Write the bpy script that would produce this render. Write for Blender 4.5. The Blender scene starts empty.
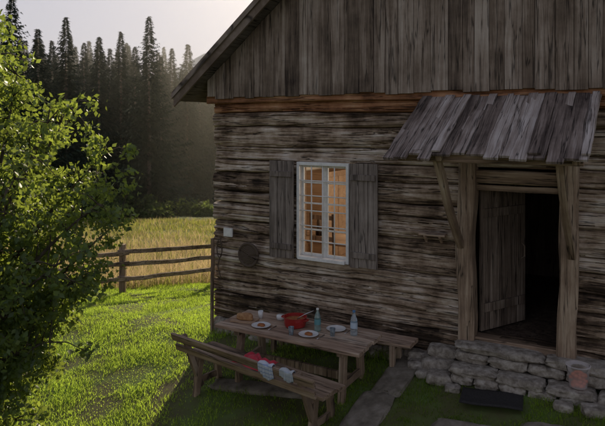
import bpy, bmesh, math, random
import numpy as np
from mathutils import Vector, Matrix, noise
random.seed(7); rng=np.random.default_rng(7)
sc=bpy.context.scene
F=600.0; HZ=124.0; CZ=3.15
OX,OY=-1.358,9.53; C30,S30=math.cos(math.radians(30)),.5
ROT=-math.radians(30)
def W(u,v,z=0): return Vector((OX+C30*u-.5*v, OY-.5*u-C30*v, z))
def gz(x,y):
    x=np.asarray(x,float); y=np.asarray(y,float)
    dx=x-OX; dy=y-OY
    u=C30*dx-.5*dy; v=-.5*dx-C30*dy
    vv=np.minimum(v,3); sp=.5*(vv+np.sqrt(vv*vv+.5))
    z=.065*np.clip(u,-6,8)-.22*sp-.05*np.clip(v-3,0,20)+.1*np.clip(v,-4,0)-.06
    z=z-.105*(np.clip(y,14,58)-14)+.12*np.clip(y-78,0,90)
    z=z+.03*np.sin(x*.9+y*.4)*np.sin(y*.7-x*.3)*np.clip((np.abs(v)-1)/3,0,1)
    return z
# ---------- materials ----------
def mat(name):
    m=bpy.data.materials.new(name); m.use_nodes=True
    nt=m.node_tree; b=nt.nodes['Principled BSDF']; return m,nt,b
def N(nt,t,**k):
    n=nt.nodes.new(t)
    for a,b in k.items(): setattr(n,a,b)
    return n
def ramp(nt,stops):
    r=N(nt,'ShaderNodeValToRGB'); e=r.color_ramp.elements
    while len(e)<len(stops): e.new(.5)
    for i,(p,c) in enumerate(stops):
        e[i].position=p; e[i].color=(c[0],c[1],c[2],1)
    return r
def wood(name,stops,axis='X',fine=16,bump=.5,rough=.85,along=.7,island=.5,dist=.012,gain=1.7,crack=.75,patch=.5,pscale=1.3):
    m,nt,b=mat(name); L=nt.links
    tc=N(nt,'ShaderNodeTexCoord'); geo=N(nt,'ShaderNodeNewGeometry')
    def scl(f,a): return [a if c in axis else f for c in 'XYZ']
    mp=N(nt,'ShaderNodeMapping'); mp.inputs['Scale'].default_value=scl(fine,along)
    add=N(nt,'ShaderNodeVectorMath',operation='ADD'); 
    mul=N(nt,'ShaderNodeMath',operation='MULTIPLY'); mul.inputs[1].default_value=37.
    L.new(geo.outputs['Random Per Island'],mul.inputs[0])
    L.new(tc.outputs['Object'],mp.inputs['Vector']); L.new(mp.outputs[0],add.inputs[0]); L.new(mul.outputs[0],add.inputs[1])
    n1=N(nt,'ShaderNodeTexNoise'); n1.inputs['Scale'].default_value=1.6; n1.inputs['Detail'].default_value=8; n1.inputs['Roughness'].default_value=.72; n1.inputs['Distortion'].default_value=.4
    L.new(add.outputs[0],n1.inputs['Vector'])
    n2=N(nt,'ShaderNodeTexNoise'); n2.inputs['Scale'].default_value=pscale; n2.inputs['Detail'].default_value=6; n2.inputs['Roughness'].default_value=.65
    L.new(tc.outputs['Object'],n2.inputs['Vector'])
    n3=N(nt,'ShaderNodeTexNoise'); n3.inputs['Scale'].default_value=.55; n3.inputs['Detail'].default_value=3; n3.inputs['Roughness'].default_value=.6
    L.new(add.outputs[0],n3.inputs['Vector'])
    a1=N(nt,'ShaderNodeMath',operation='MULTIPLY_ADD'); a1.inputs[1].default_value=.9; L.new(n1.outputs['Fac'],a1.inputs[0])
    a2=N(nt,'ShaderNodeMath',operation='MULTIPLY_ADD'); a2.inputs[1].default_value=patch; a2.inputs[2].default_value=-patch/2; L.new(n2.outputs['Fac'],a2.inputs[0]); L.new(a2.outputs[0],a1.inputs[2])
    a3=N(nt,'ShaderNodeMath',operation='MULTIPLY_ADD'); a3.inputs[1].default_value=.3*island; L.new(geo.outputs['Random Per Island'],a3.inputs[0]); L.new(a1.outputs[0],a3.inputs[2])
    a4=N(nt,'ShaderNodeMath',operation='MULTIPLY_ADD'); a4.inputs[1].default_value=.5; L.new(n3.outputs['Fac'],a4.inputs[0]); L.new(a3.outputs[0],a4.inputs[2])
    mean=.45+.15*island+.25
    a5=N(nt,'ShaderNodeMath',operation='MULTIPLY_ADD'); a5.inputs[1].default_value=gain; a5.inputs[2].default_value=.5-mean*gain; L.new(a4.outputs[0],a5.inputs[0])
    r=ramp(nt,stops); L.new(a5.outputs[0],r.inputs[0])
    mp2=N(nt,'ShaderNodeMapping'); mp2.inputs['Scale'].default_value=scl(fine*.9,along*.7)
    L.new(tc.outputs['Object'],mp2.inputs['Vector']); add2=N(nt,'ShaderNodeVectorMath',operation='ADD'); L.new(mp2.outputs[0],add2.inputs[0]); L.new(mul.outputs[0],add2.inputs[1])
    n4=N(nt,'ShaderNodeTexNoise'); n4.inputs['Scale'].default_value=1.; n4.inputs['Detail'].default_value=4; L.new(add2.outputs[0],n4.inputs['Vector'])
    sb=N(nt,'ShaderNodeMath',operation='SUBTRACT'); sb.inputs[1].default_value=.5; L.new(n4.outputs['Fac'],sb.inputs[0])
    ab=N(nt,'ShaderNodeMath',operation='ABSOLUTE'); L.new(sb.outputs[0],ab.inputs[0])
    mr=N(nt,'ShaderNodeMapRange'); mr.inputs[1].default_value=.003; mr.inputs[2].default_value=.018; mr.inputs[3].default_value=1-crack; mr.inputs[4].default_value=1; L.new(ab.outputs[0],mr.inputs[0])
    mx=N(nt,'ShaderNodeVectorMath',operation='SCALE'); L.new(r.outputs[0],mx.inputs[0]); L.new(mr.outputs[0],mx.inputs['Scale'])
    L.new(mx.outputs[0],b.inputs['Base Color'])
    b.inputs['Roughness'].default_value=rough; b.inputs['Specular IOR Level'].default_value=.25
    bp=N(nt,'ShaderNodeBump'); bp.inputs['Strength'].default_value=bump; bp.inputs['Distance'].default_value=dist
    L.new(n1.outputs['Fac'],bp.inputs['Height']); 
    bp2=N(nt,'ShaderNodeBump'); bp2.inputs['Strength'].default_value=bump; bp2.inputs['Distance'].default_value=dist*.4
    L.new(mr.outputs[0],bp2.inputs['Height']); L.new(bp.outputs[0],bp2.inputs['Normal']); L.new(bp2.outputs[0],b.inputs['Normal'])
    return m
def noisy(name,stops,scale=6,bump=.4,rough=.85,dist=.01,detail=8,spec=.3):
    m,nt,b=mat(name); L=nt.links
    tc=N(nt,'ShaderNodeTexCoord'); n1=N(nt,'ShaderNodeTexNoise'); n1.inputs['Scale'].default_value=scale; n1.inputs['Detail'].default_value=detail; n1.inputs['Roughness'].default_value=.65
    L.new(tc.outputs['Object'],n1.inputs['Vector']); r=ramp(nt,stops); L.new(n1.outputs['Fac'],r.inputs[0]); L.new(r.outputs[0],b.inputs['Base Color'])
    b.inputs['Roughness'].default_value=rough; b.inputs['Specular IOR Level'].default_value=spec
    bp=N(nt,'ShaderNodeBump'); bp.inputs['Strength'].default_value=bump; bp.inputs['Distance'].default_value=dist
    L.new(n1.outputs['Fac'],bp.inputs['Height']); L.new(bp.outputs[0],b.inputs['Normal'])
    return m
def leafmat(name,c1,c2,trans,tfac=.45,rough=.55,spec=.3,nscale=.6):
    m,nt,b=mat(name); L=nt.links
    geo=N(nt,'ShaderNodeNewGeometry'); tc=N(nt,'ShaderNodeTexCoord')
    n=N(nt,'ShaderNodeTexNoise'); n.inputs['Scale'].default_value=nscale; n.inputs['Detail'].default_value=3; L.new(tc.outputs['Object'],n.inputs['Vector'])
    a=N(nt,'ShaderNodeMath',operation='MULTIPLY_ADD'); a.inputs[1].default_value=.6; a.inputs[2].default_value=-.3; L.new(geo.outputs['Random Per Island'],a.inputs[0])
    a2=N(nt,'ShaderNodeMath',operation='ADD'); L.new(a.outputs[0],a2.inputs[0]); L.new(n.outputs['Fac'],a2.inputs[1])
    r=ramp(nt,[(.2,c1),(.8,c2)]); L.new(a2.outputs[0],r.inputs[0]); L.new(r.outputs[0],b.inputs['Base Color'])
    b.inputs['Roughness'].default_value=rough; b.inputs['Specular IOR Level'].default_value=spec
    if tfac>0:
        r2=ramp(nt,[(.25,[q*.55 for q in trans]),(.75,trans)]); L.new(a2.outputs[0],r2.inputs[0])
        t=N(nt,'ShaderNodeBsdfTranslucent'); L.new(r2.outputs[0],t.inputs[0])
        mx=N(nt,'ShaderNodeMixShader'); mx.inputs[0].default_value=tfac
        L.new(b.outputs[0],mx.inputs[1]); L.new(t.outputs[0],mx.inputs[2]); L.new(mx.outputs[0],nt.nodes['Material Output'].inputs[0])
    return m
def plain(name,c,rough=.5,metal=0,spec=.5,trans=0,bump=0):
    m,nt,b=mat(name); b.inputs['Base Color'].default_value=(*c,1); b.inputs['Roughness'].default_value=rough; b.inputs['Metallic'].default_value=metal
    b.inputs['Specular IOR Level'].default_value=spec; b.inputs['Transmission Weight'].default_value=trans
    n1=N(nt,'ShaderNodeTexNoise'); n1.inputs['Scale'].default_value=25; n1.inputs['Detail'].default_value=5
    tc=N(nt,'ShaderNodeTexCoord'); nt.links.new(tc.outputs['Object'],n1.inputs['Vector'])
    mr=N(nt,'ShaderNodeMapRange'); mr.inputs[3].default_value=max(0,rough-.12); mr.inputs[4].default_value=min(1,rough+.12)
    nt.links.new(n1.outputs['Fac'],mr.inputs[0]); nt.links.new(mr.outputs[0],b.inputs['Roughness'])
    if trans==0:
        hs=N(nt,'ShaderNodeMix',data_type='RGBA'); hs.inputs[6].default_value=(*[x*.75 for x in c],1); hs.inputs[7].default_value=(*c,1)
        nt.links.new(n1.outputs['Fac'],hs.inputs[0]); nt.links.new(hs.outputs[2],b.inputs['Base Color'])
    return m
LOG=[(.02,(.035,.022,.013)),(.26,(.13,.086,.054)),(.50,(.31,.222,.15)),(.72,(.49,.385,.285)),(.98,(.68,.59,.49))]
M_log=wood('weathered_log',LOG,'X',fine=15,bump=.9,island=.9,dist=.024,gain=1.8,crack=.8,patch=1.0,pscale=2.2,along=.9)
M_logtop=wood('sheltered_log',[(.1,(.07,.03,.014)),(.5,(.33,.15,.075)),(.75,(.48,.26,.14)),(1,(.56,.4,.28))],'X',fine=15,bump=.7,island=.4,dist=.015,patch=.9,pscale=2)
M_gable=wood('gable_boards',[(.05,(.035,.024,.017)),(.45,(.165,.122,.088)),(.7,(.28,.22,.17)),(1,(.42,.355,.29))],'Z',fine=14,bump=.5,island=1.1,gain=1.6,crack=.7,patch=.8)
M_post=wood('post_wood',[(.05,(.07,.045,.028)),(.5,(.28,.195,.13)),(.8,(.46,.355,.25)),(1,(.55,.455,.36))],'Z',fine=14,bump=.6)
M_door=wood('door_wood',[(.05,(.04,.028,.02)),(.5,(.17,.125,.092)),(.8,(.3,.235,.18)),(1,(.4,.33,.27))],'Z',fine=14,bump=.5)
M_brace=wood('brace_wood',[(.05,(.07,.045,.028)),(.5,(.26,.18,.12)),(.8,(.44,.34,.24)),(1,(.55,.46,.37))],'YZ',fine=14,bump=.5,island=.2)
M_shut=wood('shutter_wood',[(.05,(.05,.04,.033)),(.5,(.19,.153,.127)),(.8,(.32,.27,.23)),(1,(.42,.37,.33))],'Z',fine=14,bump=.5)
M_can=wood('canopy_boards',[(.05,(.06,.043,.035)),(.40,(.20,.152,.125)),(.7,(.36,.30,.26)),(1,(.52,.455,.41))],'YZ',fine=15,bump=.7,island=1.2,gain=1.8)
M_tab=wood('table_wood',[(.1,(.09,.055,.036)),(.5,(.36,.245,.17)),(.8,(.52,.4,.3)),(1,(.62,.51,.41))],'X',fine=14,bump=.4,rough=.65)
M_ben=wood('bench_wood',[(.1,(.06,.04,.026)),(.5,(.28,.19,.125)),(.8,(.44,.33,.24)),(1,(.54,.44,.34))],'X',fine=14,bump=.4,rough=.7)
M_fence=wood('fence_wood',[(.1,(.06,.042,.03)),(.5,(.26,.19,.13)),(.8,(.4,.31,.23)),(1,(.48,.39,.31))],'X',fine=10,bump=.5)
M_int=wood('interior_wood',[(.1,(.2,.12,.07)),(.6,(.42,.28,.18)),(1,(.58,.42,.3))],'X',fine=8,bump=.2,gain=1,crack=.3)
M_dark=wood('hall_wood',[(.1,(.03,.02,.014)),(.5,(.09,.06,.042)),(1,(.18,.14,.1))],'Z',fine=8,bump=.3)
M_roof=wood('roof_shingles',[(.1,(.03,.025,.02)),(.5,(.12,.10,.085)),(1,(.22,.19,.17))],'Y',fine=8,bump=.6)
M_plas=noisy('interior_plaster',[(.3,(.66,.6,.5)),(.7,(.8,.74,.64))],3,.1)
M_white=noisy('white_paint',[(.3,(.66,.64,.6)),(.6,(.82,.81,.77))],14,.15,.5)
M_stone=noisy('field_stone',[(.25,(.09,.072,.053)),(.42,(.22,.185,.145)),(.55,(.35,.305,.25)),(.72,(.5,.45,.385))],11,1.,.9,.03)
M_flag=noisy('flagstone',[(.25,(.07,.058,.042)),(.5,(.19,.16,.12)),(.75,(.32,.275,.225))],6,.8,.9,.02)
M_iron=plain('black_iron',(.03,.027,.024),.6,.4)
M_wick=plain('wicker',(.10,.068,.045),.8)
M_bark=noisy('bark',[(.3,(.04,.03,.02)),(.7,(.16,.125,.095))],18,1,.9,.03)
M_leaf=leafmat('broad_leaf',(.045,.072,.034),(.10,.15,.048),(.50,.62,.09),.44,.45,.45,1.2)
M_need=leafmat('spruce_needles',(.014,.028,.021),(.034,.055,.034),(.06,.09,.03),0,.8,.15,.3)
M_shrub=leafmat('shrub_leaf',(.03,.055,.02),(.07,.11,.035),(.28,.36,.08),.4,.6,.2,.5)
M_grass=leafmat('lawn_grass',(.05,.105,.018),(.13,.20,.035),(.72,.95,.11),.62,.6,.2,1.1)
M_mgreen=leafmat('meadow_green',(.06,.09,.02),(.15,.16,.045),(.52,.52,.12),.5,.7,.2,.25)
M_straw=leafmat('meadow_straw',(.22,.18,.09),(.44,.34,.2),(.75,.56,.3),.5,.7,.2,.25)
# ---------- mesh builder ----------
class MB:
    def __init__(s): s.v=[]; s.f=[]; s.m=[]
    def add(s,vs,fs,mi=0):
        o=len(s.v); s.v+= [tuple(p) for p in vs]; s.f+=[tuple(i+o for i in f) for f in fs]; s.m+=[mi]*len(fs)
    def box(s,x0,x1,y0,y1,z0,z1,mi=0):
        s.add([(x0,y0,z0),(x1,y0,z0),(x1,y1,z0),(x0,y1,z0),(x0,y0,z1),(x1,y0,z1),(x1,y1,z1),(x0,y1,z1)],
              [(0,3,2,1),(4,5,6,7),(0,1,5,4),(1,2,6,5),(2,3,7,6),(3,0,4,7)],mi)
    def beam(s,p0,p1,w,h,up=(0,0,1),segs=6,wob=.003,mi=0,taper=1.0,bow=0):
        p0=Vector(p0);p1=Vector(p1);d=(p1-p0).normalized();up=Vector(up)
        sd=d.cross(up)
        if sd.length<1e-3: sd=d.cross(Vector((0,1,0)))
        sd.normalize(); up2=sd.cross(d).normalized()
        vs=[];fs=[];sed=random.random()*100
        c=.12
        prof=[(-.5,-.5+c),(-.5,.5-c),(-.5+c*h/w,.5),(.5-c*h/w,.5),(.5,.5-c),(.5,-.5+c),(.5-c*h/w,-.5),(-.5+c*h/w,-.5)] if w>h else [(-.5,-.5+c*w/h),(-.5,.5-c*w/h),(-.5+c,.5),(.5-c,.5),(.5,.5-c*w/h),(.5,-.5+c*w/h),(.5-c,-.5),(-.5+c,-.5)]
        n=len(prof)
        for i in range(segs+1):
            t=i/segs; q=p0.lerp(p1,t)+up2*bow*4*t*(1-t); k=1+(taper-1)*t
            bx=noise.noise(Vector((t*3,sed,0)))*wob*2; bz=noise.noise(Vector((t*3,sed,9)))*wob*2
            for j,(a,b) in enumerate(prof):
                jx=noise.noise(Vector((t*6,sed+j,3)))*wob; 
                vs.append(q+sd*(a*w*k+bx+jx)+up2*(b*h*k+bz+jx))
        for i in range(segs):
            for j in range(n):
                a=i*n+j;b=i*n+(j+1)%n; fs.append((a,b,b+n,a+n))
        fs.append(tuple(range(n-1,-1,-1))); fs.append(tuple(segs*n+j for j in range(n)))
        s.add(vs,fs,mi)
    def tube(s,pts,rad,n=8,mi=0):
        vs=[];fs=[]
        for i,p in enumerate(pts):
            p=Vector(p); a=Vector(pts[max(i-1,0)]);b=Vector(pts[min(i+1,len(pts)-1)])
            d=(b-a).normalized(); sd=d.orthogonal().normalized() if abs(d.z)>.95 else d.cross(Vector((0,0,1))).normalized(); up=sd.cross(d)
            r=rad[i] if hasattr(rad,'__len__') else rad
            for j in range(n):
                t=2*math.pi*j/n; vs.append(p+sd*math.cos(t)*r+up*math.sin(t)*r)
        for i in range(len(pts)-1):
            for j in range(n):
                a=i*n+j;b=i*n+(j+1)%n; fs.append((a,b,b+n,a+n))
        fs.append(tuple(range(n-1,-1,-1))); fs.append(tuple((len(pts)-1)*n+j for j in range(n)))
        s.add(vs,fs,mi)
    def lathe(s,prof,o=(0,0,0),n=28,mi=0):
        vs=[];fs=[]
        for r,z in prof:
            for j in range(n):
                t=2*math.pi*j/n; vs.append((o[0]+r*math.cos(t),o[1]+r*math.sin(t),o[2]+z))
        for i in range(len(prof)-1):
            for j in range(n):
                a=i*n+j;b=i*n+(j+1)%n; fs.append((a,b,b+n,a+n))
        s.add(vs,fs,mi)
    def obj(s,name,mats,parent=None,smooth=False,bevel=0,loc=None,rot=None,autos=False):
        me=bpy.data.meshes.new(name); me.from_pydata(s.v,[],s.f)
        for m in (mats if isinstance(mats,(list,tuple)) else [mats]): me.materials.append(m)
        me.polygons.foreach_set('material_index',s.m); me.update()
        bm=bmesh.new(); bm.from_mesh(me); bmesh.ops.recalc_face_normals(bm,faces=bm.faces); bm.to_mesh(me); bm.free()
        if smooth: me.polygons.foreach_set('use_smooth',[True]*len(me.polygons))
        if autos: me.set_sharp_from_angle(angle=math.radians(40))
        ob=bpy.data.objects.new(name,me); sc.collection.objects.link(ob)
        if parent: ob.parent=parent
        if loc is not None: ob.location=loc
        if rot is not None: ob.rotation_euler=rot
        if bevel:
            b=ob.modifiers.new('b','BEVEL'); b.width=bevel; b.segments=2; b.limit_method='ANGLE'
        return ob
def empty(name,loc=(0,0,0),rz=0):
    e=bpy.data.objects.new(name,None); sc.collection.objects.link(e); e.location=loc; e.rotation_euler=(0,0,rz); e.empty_display_size=.2; return e
def fast(name,V,Fc,m,parent=None,smooth=False):
    V=np.asarray(V,np.float32); Fc=np.asarray(Fc,np.int32); k=Fc.shape[1]
    me=bpy.data.meshes.new(name); me.vertices.add(len(V)); me.vertices.foreach_set('co',V.ravel())
    me.loops.add(Fc.size); me.loops.foreach_set('vertex_index',Fc.ravel())
    me.polygons.add(len(Fc)); me.polygons.foreach_set('loop_start',np.arange(0,Fc.size,k,dtype=np.int32)); me.polygons.foreach_set('loop_total',np.full(len(Fc),k,np.int32))
    me.update(calc_edges=True); me.validate()
    for mm in (m if isinstance(m,list) else [m]): me.materials.append(mm)
    ob=bpy.data.objects.new(name,me); sc.collection.objects.link(ob)
    if parent: ob.parent=parent
    return ob
# ================= CABIN =================
cabin=empty('log_cabin',(OX,OY,0),ROT)   # local x=u, local y=-v
rows=[.10,.31,.50,.70,.99,1.20,1.46,1.64,1.93,2.11,2.39,2.60,2.80,3.10,3.32,3.60]
opens=[(1.50,2.34,1.20,2.60),(3.93,5.16,.50,2.60)]
def logseg(mb,u0,u1,z0,z1,k,T=lambda p:p,mi=0,fine=True):
    nz=26 if fine else 8; nu=max(2,int((u1-u0)/(.05 if fine else .2))); vs=[];fs=[]
    def bd(u,kk): return noise.noise(Vector((u*.5,kk*3.3,2)))*.045+noise.noise(Vector((u*2.3,kk*3.3,2)))*.012
    off=noise.noise(Vector((k*7.7,1,1)))*.05
    for i in range(nu+1):
        u=u0+(u1-u0)*i/nu
        gapw=.003+.016*max(0,noise.noise(Vector((u*.9,k*2.2,8))))
        a=z0+(bd(u,k))+gapw; b=z1+(bd(u,k+1))-gapw
        vs.append((u,.19,a))
        for j in range(nz+1):
            t=j/nz; z=a+(b-a)*t
            y=-.012+.04*abs(2*t-1)**8+off+.014*(t-.5)
            q=noise.noise(Vector((u*.7,z*9,k*5.)))
            y+= q*.028+noise.noise(Vector((u*1.6,z*28,k*3.)))*.013+noise.noise(Vector((u*6,z*55,k*3.)))*.006
            cr=noise.noise(Vector((u*.4,z*11+k,77.)))
            if abs(cr)<.045: y+=.04*(1-abs(cr)/.045)
            vs.append((u,y,z))
        vs.append((u,.19,b))
    n=nz+3
    for i in range(nu):
        for j in range(n):
            p=i*n+j;q=i*n+(j+1)%n; fs.append((p,q,q+n,p+n))
    fs.append(tuple(range(n-1,-1,-1))); fs.append(tuple(nu*n+j for j in range(n)))
    mb.add([T(p) for p in vs],fs,mi)
mb=MB(); 
for k in range(len(rows)-1):
    z0,z1=rows[k],rows[k+1]; segs=[(-.03-.07*random.random(),8.05)]
    for (a,b,c,d) in opens:
        if z0<d-.01 and z1>c+.01:
            ns=[]
            for s in segs:
                if s[0]<a and s[1]>b: ns+=[(s[0],a),(b,s[1])]
                else: ns.append(s)
            segs=ns
    for s in segs: logseg(mb,s[0],s[1],z0,z1,k,mi=1 if k>=len(rows)-2 else 0)
    logseg(mb,.2,8.,z0+.02,z1+.02,k+31,T=lambda p:(p[1]+.0,p[0],p[2]),fine=False)
    logseg(mb,.2,8.,z0+.02,z1+.02,k+31,T=lambda p:(8-p[1],p[0],p[2]),fine=False)
mb.obj('log_walls',[M_log,M_logtop],cabin,smooth=True,autos=True)
mb=MB()
def holes(mb,y0,y1,z0,z1,us,mi):
    cur=0.2
    for (a,b,c,d) in us:
        mb.box(cur,a,y0,y1,z0,z1,mi)
        if c>z0: mb.box(a,b,y0,y1,z0,c,mi)
        mb.box(a,b,y0,y1,d,z1,mi); cur=b
    mb.box(cur,7.8,y0,y1,z0,z1,mi)
holes(mb,.195,.23,.1,3.6,[opens[0],opens[1]],0)
mb.box(.2,3.55,4.0,4.1,.5,2.8,1); mb.box(3.5,3.6,.23,6,.5,2.8,1); mb.box(.2,.26,.23,4,.5,2.8,1)
mb.box(.15,3.6,.23,4.1,2.8,2.9,0); mb.box(.15,3.5,.23,4.1,.4,.5,0)
mb.obj('room_lining',[M_int,M_plas],cabin)
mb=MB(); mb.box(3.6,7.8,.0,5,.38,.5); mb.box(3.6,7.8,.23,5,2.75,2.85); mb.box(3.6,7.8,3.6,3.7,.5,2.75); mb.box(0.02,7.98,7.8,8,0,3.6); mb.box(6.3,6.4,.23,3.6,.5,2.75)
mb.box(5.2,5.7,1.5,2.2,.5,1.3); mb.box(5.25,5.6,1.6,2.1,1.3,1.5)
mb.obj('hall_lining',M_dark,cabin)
RS=math.tan(math.radians(39.6)); 
def rz(u): return 3.47+RS*((u if u<4 else 8-u)+.457)
mb=MB(); u=-.06
while u<8.0:
    w=random.uniform(.13,.24); u1=min(u+w-.004,8.06); yb=-.15-random.uniform(0,.02)
    zb=3.56+random.uniform(-.025,.02); n=10; vs=[];fs=[]
    tw=random.uniform(-.008,.008)
    for i in range(n+1):
        t=i/n
        for uu,s in ((u,-1),(u1,1)):
            ztop=rz(uu)+.03; z=zb+(ztop-zb)*t; jx=.006*noise.noise(Vector((uu*9,z*1.2,0)))
            yy=yb+.007*noise.noise(Vector((uu*3,z*1.1,4)))+tw*s
            vs+=[(uu+jx,yy,z),(uu+jx,yy+.028,z)]
    for i in range(n):
        a=i*4; fs+=[(a,a+2,a+6,a+4),(a+1,a+5,a+7,a+3),(a,a+4,a+5,a+1),(a+2,a+3,a+7,a+6)]
    fs+=[(0,1,3,2),(n*4,n*4+2,n*4+3,n*4+1)]
    mb.add(vs,fs); u+=w
mb.add([(-.05,-.105,3.57),(8.05,-.105,3.57),(8.05,-.105,3.9),(4,-.105,7.1),(-.05,-.105,3.75)],[(0,1,2,3,4)])
mb.add([(0,7.9,3.57),(8,7.9,3.57),(8,7.9,3.8),(4,7.9,7.1),(0,7.9,3.8)],[(0,1,2,3,4)])
mb.obj('gable_boarding',M_gable,cabin,bevel=.003)
mb=MB(); mb.beam((-.12,-.06,3.535),(8.1,-.06,3.535),.10,.12,segs=60,wob=.012)
mb.obj('gable_sill_beam',M_logtop,cabin)
mb=MB()
def slab(ua,ub,y0,y1,lo,hi,mi=0):
    vs=[(ua,y0,rz(ua)+lo),(ub,y0,rz(ub)+lo),(ub,y1,rz(ub)+lo),(ua,y1,rz(ua)+lo),(ua,y0,rz(ua)+hi),(ub,y0,rz(ub)+hi),(ub,y1,rz(ub)+hi),(ua,y1,rz(ua)+hi)]
    mb.add(vs,[(0,3,2,1),(4,5,6,7),(0,1,5,4),(1,2,6,5),(2,3,7,6),(3,0,4,7)],mi)
slab(-.46,4.0,-.42,8.4,.04,.14); slab(4.0,8.46,-.42,8.4,.04,.14)
mb.obj('roof',M_roof,cabin)
mb=MB(); slab(-.50,4.0,-.46,-.424,-.02,.19); slab(4.0,8.5,-.46,-.424,-.02,.19)
slab(-.52,4.0,-.49,-.461,.12,.22); slab(4.0,8.52,-.49,-.461,.12,.22)
for yy in np.arange(.6,8,.9): slab(-.42,-.02,yy,yy+.1,-.1,.038)
M_verge=wood('verge_wood',[(.05,(.035,.024,.017)),(.5,(.15,.11,.08)),(1,(.34,.28,.23))],'XZ',fine=14,bump=.5)
mb.obj('verge_boards',M_verge,cabin,bevel=.004)
def shutter(name,u0,u1):
    mb=MB(); n=3; w=(u1-u0)/n
    for i in range(n):
        mb.beam((u0+w*(i+.5),-.095,1.19+random.uniform(-.01,.01)),(u0+w*(i+.5),-.095,2.61),w-.005,.028,up=(0,1,0),segs=5,wob=.003)
    for z in (1.36,2.42): mb.beam((u0+.03,-.122,z),(u1-.03,-.122,z),.025,.08,segs=3)
    mb.obj(name,M_shut,cabin)
shutter('window_shutter_1',1.06,1.475); shutter('window_shutter_2',2.375,2.79)
mb=MB(); U0,U1,Z0,Z1=1.50,2.34,1.20,2.60
fy0,fy1=-.06,.04
mb.box(U0,U0+.045,fy0,fy1,Z0,Z1); mb.box(U1-.045,U1,fy0,fy1,Z0,Z1); mb.box(U0+.045,U1-.045,fy0+.001,fy1,Z1-.045,Z1); mb.box(U0+.045,U1-.045,fy0-.05,fy1+.1,Z0,Z0+.045)
cu=(U0+U1)/2; sy0,sy1=.03,.065
mb.box(cu-.022,cu+.022,sy0-.01,sy1,Z0+.045,Z1-.045)
for s0,s1 in ((U0+.045,cu-.022),(cu+.022,U1-.045)):
    for x in (s0,s1-.028): mb.box(x,x+.028,sy0,sy1-.003,Z0+.045,Z1-.045)
    for z in (Z0+.045,Z1-.08): mb.box(s0+.028,s1-.028,sy0+.002,sy1-.006,z,z+.035)
    for z in (1.62,2.0,2.3): mb.box(s0+.028,s1-.028,sy0+.004,sy1-.008,z-.012,z+.012)
mb.obj('window_frame',M_white,cabin,bevel=.004)
mb=MB()
for i in range(1,4): x=U0+.05+(U1-U0-.1)*i/4; mb.tube([(x,-.03,Z0+.04),(x,-.03,Z1-.04)],.009,6)
for i in range(1,6): z=Z0+.05+(Z1-Z0-.1)*i/6; mb.tube([(U0+.04,-.03,z),(U1-.04,-.03,z)],.009,6)
mb.obj('window_grille',M_white,cabin,smooth=True)
mb=MB()
mb.box(.27,.75,2.2,3.3,.5,2.25)
for y in (2.22,2.77): mb.box(.752,.765,y+.03,y+.48,.6,2.15)
mb.obj('cupboard',M_int,cabin,bevel=.01)
mb=MB()
mb.box(.7,1.9,.9,1.7,1.22,1.26)
for x in (.76,1.8):
    for yy in (.96,1.6): mb.box(x,x+.06,yy,yy+.06,.5,1.22)
mb.obj('indoor_table',M_int,cabin,bevel=.005)
mb=MB()
for x in (1.3,1.7):
    mb.beam((x,.78,.5),(x,.72,1.75),.04,.04)
    mb.beam((x,1.1,.5),(x,1.1,.95),.04,.04)
for z in (1.35,1.5,1.68): mb.beam((1.3,.74,z),(1.7,.74,z),.02,.07)
mb.box(1.28,1.72,.76,1.14,.95,.99)
mb.obj('indoor_chair',M_post,cabin)
mb=MB()
for (x,y,h,r) in ((.9,1.2,.22,.05),(1.1,1.4,.14,.07),(1.0,1.55,.3,.035)): mb.lathe([(0,0),(r,0),(r*1.1,h*.6),(r*.5,h),(0,h)],(x,y,1.262),16)
mb.obj('indoor_jugs',M_dark,cabin,smooth=True)
mb=MB(); mb.box(1.0,1.5,3.95,3.99,1.6,2.15); mb.box(1.04,1.46,3.93,3.949,1.64,2.11,1)
mb.obj('picture_frame',[M_dark,M_plas],cabin)
mb=MB(); mb.lathe([(.02,.28),(.03,.24),(.17,.02),(.18,0),(.165,.0),(.02,.22)],(2.35,2.2,2.32)); mb.tube([(2.35,2.2,2.6),(2.35,2.2,2.8)],.006,6)  # made-up pendant, hung here to go with the added fill light
mb.obj('added_pendant',M_iron,cabin,smooth=True)
mb=MB(); mb.lathe([(.0,.06),(.03,.04),(.04,0),(.03,-.04),(0,-.05)],(2.35,2.2,2.38),14)
m_added_glow,nt,b=mat('added_glow'); b.inputs['Emission Color'].default_value=(1,.85,.7,1); b.inputs['Emission Strength'].default_value=8  # emissive part of the made-up pendant
mb.obj('added_glow_bulb',m_added_glow,cabin,smooth=True)
ld=bpy.data.lights.new('room_fill_light','POINT'); ld.energy=50; ld.color=(1,.90,.74); ld.shadow_soft_size=.08  # added fill so the room glows warm behind the window
lo=bpy.data.objects.new('room_fill_light',ld); sc.collection.objects.link(lo); lo.parent=cabin; lo.location=(2.35,2.0,2.2)
mb=MB()
mb.beam((3.97,-.03,.22),(3.97,-.03,2.95),.2,.24,up=(0,1,0),segs=20,wob=.018)
mb.beam((5.13,-.03,.20),(5.13,-.03,2.95),.2,.24,up=(0,1,0),segs=20,wob=.018)
mb.obj('door_posts',M_post,cabin,smooth=False)
mb=MB(); mb.beam((4.075,.02,2.50),(5.025,.02,2.50),.14,.16,segs=6); mb.beam((4.07,0.02,.47),(5.03,.02,.47),.2,.1,segs=6)
mb.beam((4.075,-.02,2.365),(5.025,-.02,2.365),.05,.07,segs=6)
mb.obj('door_lintel_and_threshold',M_ben,cabin)
mb=MB(); n=5;w=.86/n
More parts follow.
